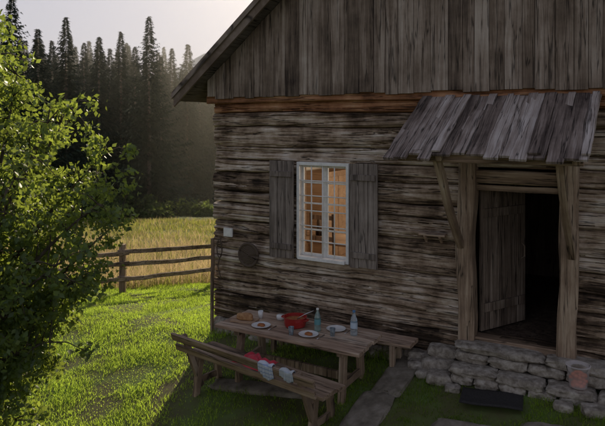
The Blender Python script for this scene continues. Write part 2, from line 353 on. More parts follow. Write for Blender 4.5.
for i in range(n): mb.beam((w*(i+.5),0,.01),(w*(i+.5),0,1.84),w-.006,.035,up=(0,1,0),segs=4,wob=.002)
for z in (.3,1.5): mb.beam((.04,-.03,z),(.82,-.03,z),.025,.11,segs=3)
mb.tube([(.76,-.03,.85),(.76,-.08,.88),(.76,-.08,1.02),(.76,-.03,1.05)],.01,6)
d=mb.obj('door_leaf',M_door,cabin,loc=(4.09,.13,.52),rot=(0,0,math.radians(62)))
ca,cb=3.43,5.45
mb=MB(); u=ca
while u<cb:
    w=random.uniform(.12,.21); L1=1.32+random.uniform(-.07,.08)
    lift=random.uniform(0,.025); sk=random.uniform(-.03,.03)
    mb.beam((u+w/2,-.12,3.47+lift),(u+w/2+sk-.03,-L1,2.80+lift-.5*(L1-1.3)),w*.97,.026,segs=10,wob=.010)
    u+=w*.93
u=ca+.06
while u<cb:
    L1=1.2+random.uniform(-.15,.12)
    mb.beam((u,-.12,3.51),(u-.03+random.uniform(-.03,.03),-L1,2.86),random.uniform(.06,.13),.02,segs=8,wob=.008); u+=random.uniform(.18,.34)
mb.obj('canopy_boards',M_can,cabin)
mb=MB()
mb.beam((ca+.06,-1.12,2.79),(cb-.06,-1.12,2.79),.1,.11,segs=10,wob=.006)
mb.beam((ca+.05,-.085,3.38),(cb-.05,-.085,3.38),.06,.12,segs=8)
mb.obj('canopy_purlins',M_ben,cabin)
mb=MB()
for u in (ca+.14,3.97,5.13,cb-.12): mb.beam((u,-.05,3.41),(u,-1.24,2.79),.07,.09,segs=4)
for u in (3.92,5.18): mb.beam((u,-.13,1.64),(u,-1.10,2.77),.085,.09,segs=12,wob=.008,bow=-.04)
mb.obj('canopy_frame',M_brace,cabin)
def stone(bm_,c,s,seed,flat=.0,sub=3,k=3.):
    b=bmesh.new(); bmesh.ops.create_icosphere(b,subdivisions=sub,radius=1)
    for v in b.verts:
        p=v.co.copy()
        q=(abs(p.x)**k+abs(p.y)**k+abs(p.z)**k)**(1/k); p=p/q
        p*=1+.2*noise.noise(p*1.3+Vector((seed,0,0)))+.09*noise.noise(p*3.5+Vector((seed,5,0)))+.03*noise.noise(p*9+Vector((seed,5,0)))
        if flat and p.z>flat: p.z=flat+(p.z-flat)*.15
        v.co=Vector((c[0]+p.x*s[0],c[1]+p.y*s[1],c[2]+p.z*s[2]))
    vs=[v.co.copy() for v in b.verts]; fs=[[q.index for q in f.verts] for f in b.faces]; b.free(); bm_.add(vs,fs)
def g(u,v): p=W(u,v); return float(gz(p.x,p.y))
mb=MB(); u=-.05;i=0
while u<8:
    w=random.uniform(.12,.32); z=g(u,0)
    stone(mb,(u+w/2,.06,z+.02),(w*.55,.14,max(.1,(.16-z)*.75)),i*3.1,k=4); i+=1
    if random.random()<.6: stone(mb,(u+w/2,-.06,z-.02),(w*.4,.09,random.uniform(.06,.13)),i*5.3,sub=2)
    u+=w*.95
mb.obj('stone_foundation',M_stone,cabin,smooth=True)
mb=MB()
def block(c,s,seed,rzv=0):
    nx,ny,nz=18,10,5; vs=[];idx={};fs=[]
    def P(i,j,k):
        if (i,j,k) in idx: return idx[(i,j,k)]
        x=2*i/nx-1;y=2*j/ny-1;z=2*k/nz-1
        n3=Vector((x*1.6+seed,y*1.2,z)); dn=noise.noise(n3)*.12+noise.noise(n3*3)*.06+noise.noise(n3*7)*.02
        bx=x*(1+dn)*(1-.06*abs(y)**4-.05*abs(z)**4); by=y*(1+dn*1.2)*(1-.06*abs(x)**6-.08*abs(z)**4); bz=z*(1-.25*abs(x)**8-.2*abs(y)**8)+noise.noise(Vector((x*2,y*2,seed)))*.16+noise.noise(Vector((x*7,y*5,seed)))*.06
        cr,sr=math.cos(rzv),math.sin(rzv); X_,Y_=bx*s[0],by*s[1]
        vs.append((c[0]+X_*cr-Y_*sr,c[1]+X_*sr+Y_*cr,c[2]+bz*s[2])); idx[(i,j,k)]=len(vs)-1; return len(vs)-1
    for i in range(nx):
        for j in range(ny):
            for k in (0,nz): fs.append((P(i,j,k),P(i+1,j,k),P(i+1,j+1,k),P(i,j+1,k)))
    for i in range(nx):
        for k in range(nz):
            for j in (0,ny): fs.append((P(i,j,k),P(i+1,j,k),P(i+1,j,k+1),P(i,j,k+1)))
    for j in range(ny):
        for k in range(nz):
            for i in (0,nx): fs.append((P(i,j,k),P(i,j+1,k),P(i,j+1,k+1),P(i,j,k+1)))
    return vs,fs
# landing slab course, thin; a course of smaller stones; lower step
for (u,v,a,b,z,h,r) in ((4.40,.14,.50,.17,.435,.05,.02),(5.40,.14,.50,.17,.43,.055,-.02),(6.3,.15,.38,.17,.43,.05,0),
    (4.08,.15,.2,.16,.32,.065,.0),(4.5,.16,.22,.16,.32,.065,.02),(4.93,.15,.2,.16,.32,.06,0),(5.35,.16,.21,.16,.32,.065,0),(5.8,.16,.22,.16,.32,.065,0),
    (4.14,.37,.27,.14,.215,.05,.05),(4.68,.37,.26,.14,.21,.055,-.04),(5.2,.38,.25,.15,.215,.05,.03),(5.72,.38,.25,.15,.22,.05,0),
    (4.02,.38,.13,.13,.12,.06,0),(4.3,.39,.14,.13,.12,.06,.1),(4.6,.38,.15,.13,.12,.06,0),(4.92,.39,.15,.13,.12,.06,0),(5.25,.39,.16,.14,.12,.07,0),(5.6,.39,.16,.14,.12,.07,0)):
    mb.add(*block((u,-v,z),(a,b,h),u*7+v,r))
for (u,v,s) in ((3.66,.17,.17),(3.42,.24,.11),(3.74,.46,.12),(5.15,.62,.08),(5.45,.62,.1),(3.95,.60,.07),(3.55,.40,.09)):
    mb.add(*block((u,-v,g(u,v)+s*.3),(s*1.25,s*.95,s*.55),u*9+v,random.uniform(-.5,.5)))
mb.add(*block((3.68,-.1,.27),(.18,.11,.07),5,.1)); mb.add(*block((3.38,-.06,.13),(.16,.11,.08),15,.1))
mb.obj('door_steps',M_stone,cabin,smooth=True,autos=True)
def place(ob,u,v,z,rz=ROT): ob.location=W(u,v,z); ob.rotation_euler=(0,0,rz)
mb=MB(); mb.box(-.08,.08,-.02,0.01,-.06,.07); mb.box(-.06,.06,-.023,-.0205,-.045,.055)
o=mb.obj('house_number_sign',M_white,bevel=.006); place(o,.27,.06,1.46)
mb=MB()
pts=[(.17*math.cos(t),-.03,.17*math.sin(t)) for t in np.linspace(0,6.283,33)]; mb.tube(pts,.022,8)
for r in (.02,.045,.07,.095,.12,.145):
    mb.tube([(r*math.cos(t),-.02-.02*(1-r*5),r*math.sin(t)) for t in np.linspace(0,6.283,25)],.017,6)
for a in range(12):
    t=a*math.pi/6; mb.tube([(0,-.035,0),(.17*math.cos(t),-.035,.17*math.sin(t))],.009,5)
o=mb.obj('hanging_round_basket',M_wick,smooth=True); place(o,.67,.06,1.16)
mb=MB()
pts=[(.04*math.sin(t*2.2)+.02,-.02,-.55*t/3.1+.02*math.cos(t*5)) for t in np.linspace(0,3.1,26)]; mb.tube(pts,.009,6)
pts=[(.05*math.cos(t)+.02,-.03,-.1+.14*math.sin(t)) for t in np.linspace(0,6.283,24)]; mb.tube(pts,.009,6)
o=mb.obj('hanging_rope',M_wick,smooth=True); place(o,.1,.06,1.3)
mb=MB(); mb.beam((-.17,-.05,0),(.17,-.05,0),.12,.03); mb.beam((-.1,0,-.1),(-.1,-.09,-.015),.03,.03); mb.beam((.1,0,-.1),(.1,-.09,-.015),.03,.03)
o=mb.obj('wall_shelf',M_tab); place(o,3.55,.05,1.74)
mb=MB(); mb.beam((0,0,-.3),(0.01,0,1.35),.045,.045,up=(0,1,0),segs=10,wob=.008); o=mb.obj('wooden_stake',M_post); place(o,-.03,.09,0)
# ================= TABLE =================
tz=-.17; T=empty('picnic_table',W(1.0,1.28,tz),ROT)
mb=MB(); 
for i in range(5): mb.beam((-.02+random.uniform(-.02,.02),.077+.153*i,.65),(2.04+random.uniform(-.02,.02),.077+.153*i,.65),.148,.045,segs=14,wob=.003)
mb.obj('table_top',M_tab,T)
mb=MB()
for x in (.28,1.78):
    mb.beam((x,.06,.595),(x,.71,.595),.09,.06)
    mb.beam((x,.10,-.08),(x,.16,.565),.09,.08,up=(1,0,0)); mb.beam((x,.68,-.08),(x,.62,.565),.09,.08,up=(1,0,0))
    mb.beam((x+.001,.14,.2),(x,.64,.2),.05,.09)
mb.beam((.3,.39,.2),(1.76,.39,.2),.05,.1)
mb.obj('table_legs',M_brace,T)
B2=empty('wall_bench',W(1.1,.40,-.1),ROT)
mb=MB(); mb.beam((0,.08,.45),(2.25,.08,.45),.15,.05,segs=12); mb.beam((0,.24,.45),(2.25,.24,.45),.15,.05,segs=12)
mb.obj('seat',M_tab,B2)
mb=MB()
for x in (.2,2.0):
    for y in (.05,.27): mb.beam((x,y,-.1),(x,y,.42),.07,.07,up=(1,0,0))
    mb.beam((x,0.02,.395),(x,.3,.395),.07,.05)
mb.obj('legs',M_brace,B2)
bang=ROT-math.radians(8.7); B=empty('garden_bench',W(.72,1.52,-.36),bang)
L=2.2
mb=MB()
for i in range(3): mb.beam((random.uniform(-.02,.02),.07+.145*i,.53),(L+random.uniform(-.02,.02),.07+.145*i,.53),.138,.045,segs=12)
mb.obj('seat',M_ben,B)
mb=MB()
mb.beam((-.06,-.215,.78),(L+.04,-.215,.78),.035,.10,up=(0,-.35,1),segs=14,wob=.004)
mb.beam((-.03,-.165,.64),(L+.02,-.165,.64),.035,.09,up=(0,-.35,1),segs=14,wob=.004)
mb.obj('backrest',M_ben,B)
mb=MB()
for x in (.14,2.02):
    mb.beam((x,.10,.1),(x,-.20,.83),.07,.06,up=(1,0,0))
    mb.beam((x,.0,-.08),(x,.09,.5),.085,.07,up=(1,0,0)); mb.beam((x,.43,-.08),(x,.36,.5),.085,.07,up=(1,0,0))
    mb.beam((x+.002,.0,.475),(x,.42,.475),.08,.06); mb.beam((x+.003,.03,.18),(x,.4,.18),.04,.08)
mb.obj('legs',M_brace,B)
def cloth_mat(name,c,c2=None):
    m,nt,b=mat(name); b.inputs['Roughness'].default_value=.9; b.inputs['Sheen Weight'].default_value=.2
    tc=N(nt,'ShaderNodeTexCoord'); w=N(nt,'ShaderNodeTexWave'); w.inputs['Scale'].default_value=7; w.inputs['Distortion'].default_value=.6
    w.bands_direction='Z'
    nt.links.new(tc.outputs['Object'],w.inputs['Vector']); r=ramp(nt,[(.75,c),(.9,c2 or [x*.7 for x in c])]); nt.links.new(w.outputs['Fac'],r.inputs[0]); nt.links.new(r.outputs[0],b.inputs['Base Color'])
    return m
def drape(name,x0,w,l1,l2,m,rail=(-.222,.835)):
    mb=MB(); ns,nt_=26,34; vs=[];fs=[]
    tot=l1+l2
    for i in range(ns+1):
        s=i/ns
        for j in range(nt_+1):
            d=j/nt_*tot-l1
            fold=.014*math.sin(s*15+d*6)+.008*math.sin(s*29+1)
            if abs(d)<.03: y=d; z=rail[1]+.012-abs(d)*.3
            else:
                sg=1 if d>0 else -1; e=(abs(d)-.03)*(1+.25*math.sin(s*4+sg))
                y=sg*(.034)+sg*abs(fold)*min(1,e*12)+.3*e
                z=rail[1]-.002-e
            vs.append((x0+s*w*(1-.5*abs(d))+ .02*math.sin(d*9+s*3),rail[0]+y,z+.01*math.sin(s*9)))
    for i in range(ns):
        for j in range(nt_):
            a=i*(nt_+1)+j; fs.append((a,a+1,a+nt_+2,a+nt_+1))
    mb.add(vs,fs); o=mb.obj(name,m,smooth=True); o.location=B.location; o.rotation_euler=(0,0,bang)
    sm=o.modifiers.new('s','SOLIDIFY'); sm.thickness=.006; sm.offset=0
    return o
M_tow=cloth_mat('striped_towel',(.50,.53,.6),(.25,.32,.48)); M_tow2=cloth_mat('pale_towel',(.42,.44,.46),(.34,.38,.44)); M_red=cloth_mat('red_cloth',(.6,.035,.06),(.5,.03,.045))
drape('striped_towel',1.48,.2,.17,.22,M_tow); drape('pale_towel',1.80,.17,.12,.2,M_tow2)
mb=MB(); vs=[];fs=[];nn=34
for i in range(nn+1):
    for j in range(nn+1):
        s,t=i/nn,j/nn
        z=.565+.06*abs(noise.noise(Vector((s*4,t*4,1))))+.02*noise.noise(Vector((s*9,t*8,4)))
        if min(s,t,1-s,1-t)<.04: z=.558
        vs.append((.72+s*.5+.03*math.sin(t*5),.08+t*.33+.03*math.sin(s*7),z))
for i in range(nn):
    for j in range(nn): a=i*(nn+1)+j; fs.append((a,a+1,a+nn+2,a+nn+1))
mb.add(vs,fs); o=mb.obj('red_blanket',M_red,smooth=True); o.location=B.location; o.rotation_euler=(0,0,bang); sm=o.modifiers.new('s','SOLIDIFY'); sm.thickness=.012
top=tz+.674
M_redE=plain('red_enamel',(.38,.028,.025),.25); M_por=plain('porcelain',(.78,.77,.74),.2); M_gl=plain('bottle_glass',(.55,.8,.78),.08,trans=.85); M_pet=plain('clear_plastic',(.75,.88,.95),.1,trans=.85)
M_food=noisy('stew',[(.3,(.2,.05,.02)),(.7,(.45,.18,.06))],30,.8)
M_steel=plain('steel',(.6,.6,.6),.3,1)
def pot(u,v):
    e=empty('red_cooking_pot',W(u,v,top),ROT); mb=MB()
    mb.lathe([(0,.0),(.12,.0),(.135,.01),(.145,.05),(.148,.12),(.156,.125),(.156,.13),(.142,.13),(.138,.05),(.12,.015),(0,.012)])
    for s in (-1,1): mb.tube([(s*.14,-.04,.1),(s*.185,-.035,.105),(s*.195,0,.105),(s*.185,.035,.105),(s*.14,.04,.1)],.009,8)
    mb.obj('pot_body',M_redE,e,smooth=True,autos=True)
    mb=MB(); mb.lathe([(0,.095),(.08,.1),(.141,.09)]); mb.obj('pot_contents',M_food,e,smooth=True)
    mb=MB(); mb.tube([(.03,0,.1),(.12,.05,.16),(.22,.1,.21)],.006,6); mb.obj('ladle',M_steel,e,smooth=True)
pot(1.93,.82)
def plate(u,v,food=False):
    e=empty('dinner_plate',W(u,v,top),ROT); mb=MB()
    mb.lathe([(0,.004),(.07,.003),(.085,.008),(.125,.02),(.128,.023),(.12,.022),(.084,.012),(.07,.008),(0,.008)],n=36); mb.obj('plate',M_por,e,smooth=True)
    mb=MB(); mb.tube([(.16,-.08,.004),(.165,.02,.006),(.17,.1,.004)],[.004,.004,.008],6); mb.obj('fork',M_steel,e,smooth=True)
    if food:
        mb=MB(); stone(mb,(0,0,.02),(.05,.035,.018),u); mb.obj('food',M_food,e,smooth=True)
plate(1.55,1.05,True); plate(2.25,1.03,True); plate(2.46,.68)
M_lab1=plain('label',(.12,.3,.32),.5); M_lab2=plain('label2',(.5,.6,.7),.5)
def bottle(u,v,m,h,r,name,cap):
    e=empty(name,W(u,v,top),ROT); mb=MB()
    mb.lathe([(0,0),(r*.9,0),(r,.01),(r,h*.2),(r*.95,h*.23),(r,h*.26),(r,h*.6),(r*.85,h*.68),(r*.4,h*.85),(r*.36,h*.95)],n=24); mb.obj('bottle_body',m,e,smooth=True)
    mb=MB(); mb.lathe([(r*.4,h*.93),(r*.42,h*.94),(r*.42,h),(0,h)],n=16); mb.obj('bottle_cap',cap,e,smooth=True,autos=True)
    mb=MB(); mb.lathe([(r*1.01,h*.3),(r*1.015,h*.31),(r*1.015,h*.52),(r*1.01,h*.53)],n=24); mb.obj('bottle_label',M_lab1 if m is M_gl else M_lab2,e,smooth=True)
bottle(2.27,.83,M_gl,.29,.042,'glass_bottle',M_white); bottle(2.74,.74,M_pet,.31,.045,'water_bottle',plain('blue_cap',(.1,.25,.5),.4))
def cup(u,v,m,name='drinking_glass'):
    mb=MB(); mb.lathe([(0,.0),(.028,0),(.036,.1),(.034,.1),(.026,.008),(0,.008)],n=20)
    o=mb.obj(name,m,smooth=True); o.location=W(u,v,top)
cup(2.52,.9,M_pet); cup(1.36,.78,M_por,'coffee_cup'); cup(2.05,1.12,M_pet)
mb=MB(); mb.beam((-.17,0,.012),(.17,0,.012),.2,.022); 
e=empty('bread_board',W(1.24,.98,top),ROT+.2); mb.obj('board',M_int,e); mb=MB(); stone(mb,(0,.0,.06),(.12,.06,.045),3); mb.obj('bread_loaf',noisy('crust',[(.3,(.25,.1,.04)),(.7,(.5,.3,.14))],20),e,smooth=True)
mb=MB(); mb.lathe([(0,0),(.055,0),(.06,.03),(.055,.06),(0,.065)],n=20); o=mb.obj('butter_dish',M_por,smooth=True); o.location=W(1.62,.68,top)
mb=MB(); mb.lathe([(.0,0),(.085,0),(.09,.01),(.12,.23),(.13,.235),(.13,.245),(.118,.245)]); 
e=empty('plastic_bucket',W(5.27,.38,.275),0)
mpl,nt,b=mat('translucent_plastic'); b.inputs['Base Color'].default_value=(.75,.68,.66,1); b.inputs['Roughness'].default_value=.3; t=N(nt,'ShaderNodeBsdfTransparent'); mxx=N(nt,'ShaderNodeMixShader'); mxx.inputs[0].default_value=.6
nt.links.new(b.outputs[0],mxx.inputs[1]); nt.links.new(t.outputs[0],mxx.inputs[2]); nt.links.new(mxx.outputs[0],nt.nodes['Material Output'].inputs[0])
mb.obj('bucket_body',mpl,e,smooth=True)
mb=MB(); 
for i in range(60): 
    a=random.uniform(0,6.28); r=random.uniform(.02,.075); stone(mb,(r*math.cos(a),r*math.sin(a),random.uniform(.02,.15)),(.024,.02,.02),i,sub=2)
mb.obj('bucket_contents',plain('orange_pegs',(.75,.16,.06),.5),e,smooth=True)
mb=MB(); mb.tube([(.125*math.cos(t),0.02*math.sin(t),.235-.13*math.sin(t)) for t in np.linspace(0,3.14,16)],.004,6); mb.obj('bucket_handle',M_iron,e,smooth=True)
mb=MB(); vs=[];fs=[]
for i in range(13):
    for j in range(9): x=-.33+.66*i/12;y=-.2+.4*j/8; vs.append((x,y,.012*math.sin(x*7)+.006*math.sin(y*20)))
for i in range(12):
    for j in range(8): a=i*9+j; fs.append((a,a+9,a+10,a+1))
mb.add(vs,fs); o=mb.obj('doormat',noisy('black_rubber',[(.3,(.014,.013,.012)),(.7,(.05,.045,.042))],60,.8),smooth=True); place(o,4.42,.72,g(4.42,.72)+.04,ROT+.15); sm=o.modifiers.new('s','SOLIDIFY'); sm.thickness=.02
slabs=[(3.24,.50,.19,.42),(3.16,1.28,.21,.36),(4.25,1.3,.32,.15),(5.1,1.12,.3,.17),(1.7,1.2,.75,.11)]
mb=MB()
for i,(u,v,a,b) in enumerate(slabs):
    zc=g(u,v); vs,fs=block((0,0,0),(a,b,.035),i*4.4,.04*(i-1))
    sl_u=(g(u+.2,v)-g(u-.2,v))/.4; sl_v=(g(u,v+.2)-g(u,v-.2))/.4
    mb.add([(W(u+q[0],v-q[1]).x,W(u+q[0],v-q[1]).y,zc+.01+q[2]+sl_u*q[0]-sl_v*q[1]) for q in vs],fs)
mb.obj('paving_stones',M_flag,smooth=True,autos=True)
# ================= GROUND =================
def axis(lo,hi,near0,near1,step):
    a=list(np.arange(near0,near1,step)); x=near1;s=step
    while x<hi: a.append(x); s*=1.18; x+=s
    a.append(hi); x=near0;s=step; b=[]
    while x>lo: s*=1.18; x-=s; b.append(max(x,lo))
    return np.array(sorted(set(b+a)))
xs=axis(-1200,1200,-8,8,.12); ys=axis(-200,1500,2,20,.12)
X,Y=np.meshgrid(xs,ys); Z=gz(X,Y)
V=np.stack([X.ravel(),Y.ravel(),Z.ravel()],1); nx=len(xs); idx=np.arange(len(V)).reshape(len(ys),nx)
Fc=np.stack([idx[:-1,:-1].ravel(),idx[:-1,1:].ravel(),idx[1:,1:].ravel(),idx[1:,:-1].ravel()],1)
M_gr=noisy('soil_and_turf',[(.3,(.08,.06,.035)),(.46,(.085,.09,.028)),(.65,(.10,.15,.035))],1.6,.5,.95,.03)
gr=fast('ground',V,Fc,M_gr); gr.data.polygons.foreach_set('use_smooth',[True]*len(gr.data.polygons))
def blades(name,x,y,h,w,m,lean=.5):
    n=len(x); z=gz(x,y); a=rng.uniform(0,6.283,n); b=rng.uniform(0,6.283,n); l=rng.uniform(0,lean,n)*h
    dx=np.cos(a)*w/2; dy=np.sin(a)*w/2
    P0=np.stack([x-dx,y-dy,z-.01],1);P1=np.stack([x+dx,y+dy,z-.01],1)
    mx=x+np.cos(b)*l*.35; my=y+np.sin(b)*l*.35
    P2=np.stack([mx+dx*.7,my+dy*.7,z+h*.6],1); P3=np.stack([mx-dx*.7,my-dy*.7,z+h*.6],1)
    P4=np.stack([x+np.cos(b)*l,y+np.sin(b)*l,z+h],1); P5=P4+np.stack([dx*.1,dy*.1,0*dx],1)
    Vv=np.stack([P0,P1,P2,P3,P4,P5],1).reshape(-1,3); o=np.arange(n)[:,None]*6
    Ff=np.concatenate([o+np.array([[0,1,2,3]]),o+np.array([[3,2,5,4]])],1).reshape(-1,4)
    return fast(name,Vv,Ff,m)
def uv(x,y):
    dx=x-OX;dy=y-OY; return C30*dx-.5*dy, -.5*dx-C30*dy
n=300000
y=4.6+ (14.2-4.6)*rng.random(n)**1.15; x=rng.uniform(-6.2,4.2,n)
u,v=uv(x,y)
keep=~((u>-.02)&(v<.03))&(x>-.62*y)&(x<.56*y)
for (a,b,c,d) in slabs: keep&=~((np.abs(u-a)<c*.95)&(np.abs(v-b)<d*.95))
keep&=~((np.abs(u-4.42)<.33)&(np.abs(v-.72)<.22)); keep&=~((u>3.9)&(u<6.1)&(v<.5))
pn=np.sin(x*3.1+1)*np.sin(y*2.7+x)+.6*np.sin(x*7.3-y*5.1)
dirt=(u>.3)&(v<2.2)&(pn>.35)&(rng.random(n)<.75); keep&=~dirt
keep&=~((u>.3)&(v<2.6)&(rng.random(n)<.3))
pl=np.array([noise.noise(Vector((a*1.7,b*1.7,3)))+.5*noise.noise(Vector((a*5,b*5,3))) for a,b in zip(x,y)])
keep&=~((pl<-.22)&(rng.random(n)<.55))
x=x[keep];y=y[keep];u=u[keep];v=v[keep];pl=pl[keep]
h=rng.uniform(.02,.055,len(x))*(1+1.1*np.clip(pl,-.5,.8)); h*=np.where((v<.25)&(v>0)&(u>0),2.0,1)
h=np.where(rng.random(len(x))<.01,h*2.2,h)
blades('lawn_grass',x,y,h,rng.uniform(.005,.009,len(x)),M_grass,1.6)
n=56000
y=13.6+ 33*rng.random(n)**1.4; x=-.56*y+rng.random(n)*(.6*y)
u,v=uv(x,y); fl=(x+3.9)*(-.47)+(y-13)*.88
keep=(fl>.35)&~((u>-.3)&(v<.1)&(v>-8.5)); x=x[keep];y=y[keep]
cl=np.sin(x*1.1+y*.3)*np.sin(y*.8-x*.5)
st=(rng.random(len(x))<np.where(y<24,.62,np.where(y<31,.35,.12)))
hh=rng.uniform(.15,.5,len(x))*(1+.45*cl)*np.where(y<24,.9,.6); ww=rng.uniform(.008,.018,len(x))*(y/16)
blades('meadow_straw',x[st],y[st],hh[st]*1.25,ww[st],M_straw,.7); blades('meadow_grass',x[~st],y[~st],hh[~st]*.8,ww[~st]*1.3,M_mgreen,.9)
# ================= FENCE =================
fd=Vector((1.86,1.0,0)).normalized(); fe=empty('rail_fence',(0,0,0))
mb=MB(); base=Vector((-3.9,13.0,0)); pts=[]
for k in range(-6,7):
    p=base+fd*(2.12*k); z=float(gz(p.x,p.y)); pts.append(Vector((p.x,p.y,z)))
    mb.beam((p.x,p.y,z-.2),(p.x+random.uniform(-.03,.03),p.y,z+1.0+random.uniform(-.03,.06)),.13,.13,up=(0,1,0),segs=5,wob=.01)
mb.obj('posts',M_post,fe)
mb=MB(); off=Vector((fd.y,-fd.x,0))*.085
for a,b in zip(pts[:-1],pts[1:]):
    for h in (.34,.62,.90):
        mb.beam(a+off+Vector((0,0,h+random.uniform(-.04,.04)))-fd*.12,b+off*1.2+Vector((0,0,h+random.uniform(-.04,.04)))+fd*.12,.05,.085,segs=8,wob=.018)
mb.obj('rails',M_fence,fe)
# ================= BROADLEAF TREE =================
def leaves(cent,size,n_per,rad,asp=.3):
    C=np.repeat(cent,n_per,0); n=len(C)
    d=rng.normal(size=(n,3)); d/=np.linalg.norm(d,axis=1)[:,None]; P=C+d*(rng.random(n)**.5)[:,None]*np.repeat(rad,n_per)[:,None]*np.array([1,1,.75])
    ax=rng.normal(size=(n,3)); ax[:,2]-=.6; ax/=np.linalg.norm(ax,axis=1)[:,None]
    t=rng.normal(size=(n,3)); s=np.cross(ax,t); s/=np.linalg.norm(s,axis=1)[:,None]; nn=np.cross(ax,s)
    L=(size*rng.uniform(.6,1.25,n))[:,None]; w=L*asp
    p0=P; p1=P+ax*L*.45+s*w+nn*L*.08; p2=P+ax*L; p3=P+ax*L*.45-s*w+nn*L*.08; pm=P+ax*L*.5
    V=np.stack([p0,p1,p2,p3,pm],1).reshape(-1,3); o=np.arange(n)[:,None]*5
    Fq=np.concatenate([o+np.array([[0,1,4]]),o+np.array([[1,2,4]]),o+np.array([[2,3,4]]),o+np.array([[3,0,4]])],1).reshape(-1,3)
    return V,Fq
tc_=np.array([-3.35,5.7]); tg=float(gz(*tc_)); tree=empty('apple_tree',(0,0,0))
def Rz(z): 
    if z>2.3: return 1.85*max(0,1-(z-2.3)/2.05)**.75
    if z>1.9: return 1.85-.45*(2.3-z)/.4
    return 1.4*math.sqrt(max(0,1-((1.9-z)/1.85)**2))
cent=[];rad=[]; mb=MB()
root=Vector((tc_[0],tc_[1],tg-.1)); fork=Vector((tc_[0]+.05,tc_[1],tg+1.3))
mb.tube([root,root+Vector((.03,.02,.5)),fork],[.17,.13,.11],10)
random.seed(3)
NB=64
for i in range(NB):
    a=i*2.399; z=.3+3.8*((i+.5)/NB)**.95; 
    r=Rz(z)*random.uniform(.74,1.0); tip=Vector((tc_[0]+math.cos(a)*r,tc_[1]+math.sin(a)*r,z))
    st=fork+Vector((0,0,max(0,(z-2)*.6)*random.uniform(.4,1)))
    mid=st.lerp(tip,.5)+Vector((random.uniform(-.15,.15),random.uniform(-.15,.15),.22))
    pl=[st*(1-t)**2+mid*2*t*(1-t)+tip*t*t for t in np.linspace(0,1,8)]
    mb.tube(pl,[.035*(1-t)+.005 for t in np.linspace(0,1,8)],6)
    for t in np.linspace(.35,1,8):
        p=st*(1-t)**2+mid*2*t*(1-t)+tip*t*t
        for k in range(3):
            q=p+Vector((random.gauss(0,.17),random.gauss(0,.17),random.gauss(0,.15)))*(1.1-.3*t)
            mb.tube([p,(p+q)/2+Vector((0,0,.04)),q],[.008,.005,.003],4)
            cent.append(q[:]); rad.append(random.uniform(.1,.19))
mb.tube([fork,fork+Vector((0,.05,1)),fork+Vector((.05,0,2.2))],[.1,.07,.02],8)
mb.obj('trunk_and_limbs',M_bark,tree,smooth=True)
V,Fq=leaves(np.array(cent),.062,46,np.array(rad),.32); fast('leaves',V,Fq,M_leaf,tree)
# ================= SHRUBS =================
def shrub(x,y,r,h):
    e=empty('meadow_shrub',(0,0,0)); n=int(60); z0=float(gz(x,y))
    c=rng.normal(size=(n,3)); c/=np.linalg.norm(c,axis=1)[:,None]; c*=rng.uniform(.5,1,n)[:,None]; c[:,2]=np.abs(c[:,2])
    c=np.array([x,y,z0])+c*np.array([r,r,h])
    V,Fq=leaves(c,.28,60,np.full(n,r*.3)); fast('leaves',V,Fq,M_shrub,e)
    mb=MB()
    for i in range(7): mb.tube([(x,y,z0-.1),((x+c[i][0])/2,(y+c[i][1])/2,z0+.5*h),tuple(c[i])],[.08,.05,.02],5)
    mb.obj('stems',M_bark,e)
for (px,Y_,r,h) in ((148,50,2.0,1.6),(182,54,2.4,1.3),(205,52,1.3,1.1),(122,50,1.8,2.1),(95,46,2.4,2.3)):
    shrub((px-302.5)/600*Y_,Y_,r,h)
# ================= SPRUCES =================
def spruce_mesh(seed):
    r=np.random.default_rng(seed); Vs=[];Fs=[];o=0
    nbr=560; lob=r.uniform(0,6.28,3)
    for b in range(nbr):
        t=((b+r.random())/nbr)**.85; z=.03+.955*t
        a=b*2.39996+r.normal()*.3
        env=.235*(1-t)**1.0+.003
        R=env*(.55+.6*r.random())*(1+.22*math.sin(3*a+lob[0]+t*9))
        if r.random()<.08: R*=.35
        droop=r.uniform(.25,.75)*(1-.5*t)
        ns=int(3+18*(1-t)); ca,sa=math.cos(a),math.sin(a)
        for k in range(ns):
            f=((k+.7)/ns)**.8; rr=R*f; zz=z-droop*rr+.35*rr*f*f
            px,py=ca*rr,sa*rr; sz=.021*(1.2-f*.6)*r.uniform(.7,1.3)*(1.1-.6*t)
            sd=1 if k%2 else -1; sp=r.uniform(.4,1.4)
            d=np.array([ca*.7-sa*sd*sp,sa*.7+ca*sd*sp,-r.uniform(.2,1.3)]); d/=np.linalg.norm(d)
            q=np.array([px,py,zz]); w=np.array([ca*.5,sa*.5,.5])*sz*.42
            Vs+= [q-w,q+w,q+d*sz*1.6]; Fs.append((o,o+1,o+2)); o+=3
    return np.array(Vs),np.array(Fs)
forest=empty('distant_spruce_forest',(0,0,0)); tmpl=[]
for s in range(4):
    V,Fs=spruce_mesh(s+1)
    n=6; tv=[];b0=len(V)
    for j in range(n): t=6.283*j/n; tv.append((.012*math.cos(t),.012*math.sin(t),-.03))
    tv.append((0,0,.985))
    V2=np.concatenate([V,np.array(tv)]); F2=np.concatenate([Fs,np.array([(b0+j,b0+(j+1)%n,b0+n) for j in range(n)])])
    ob=fast('spruce_%d'%s,V2,F2,[M_need,M_bark],forest); mi=np.zeros(len(F2),np.int32); mi[len(Fs):]=1; ob.data.polygons.foreach_set('material_index',mi)
    tmpl.append(ob)
def put(x,y,h,k,wide=1.,first=None):
    ob=first or bpy.data.objects.new('spruce',tmpl[k%4].data)
    if not first: sc.collection.objects.link(ob); ob.parent=forest
    ob.location=(x,y,float(gz(x,y))-.3); ob.scale=(h*wide,h*wide,h); ob.rotation_euler=(0,0,random.random()*6.28)
random.seed(11)
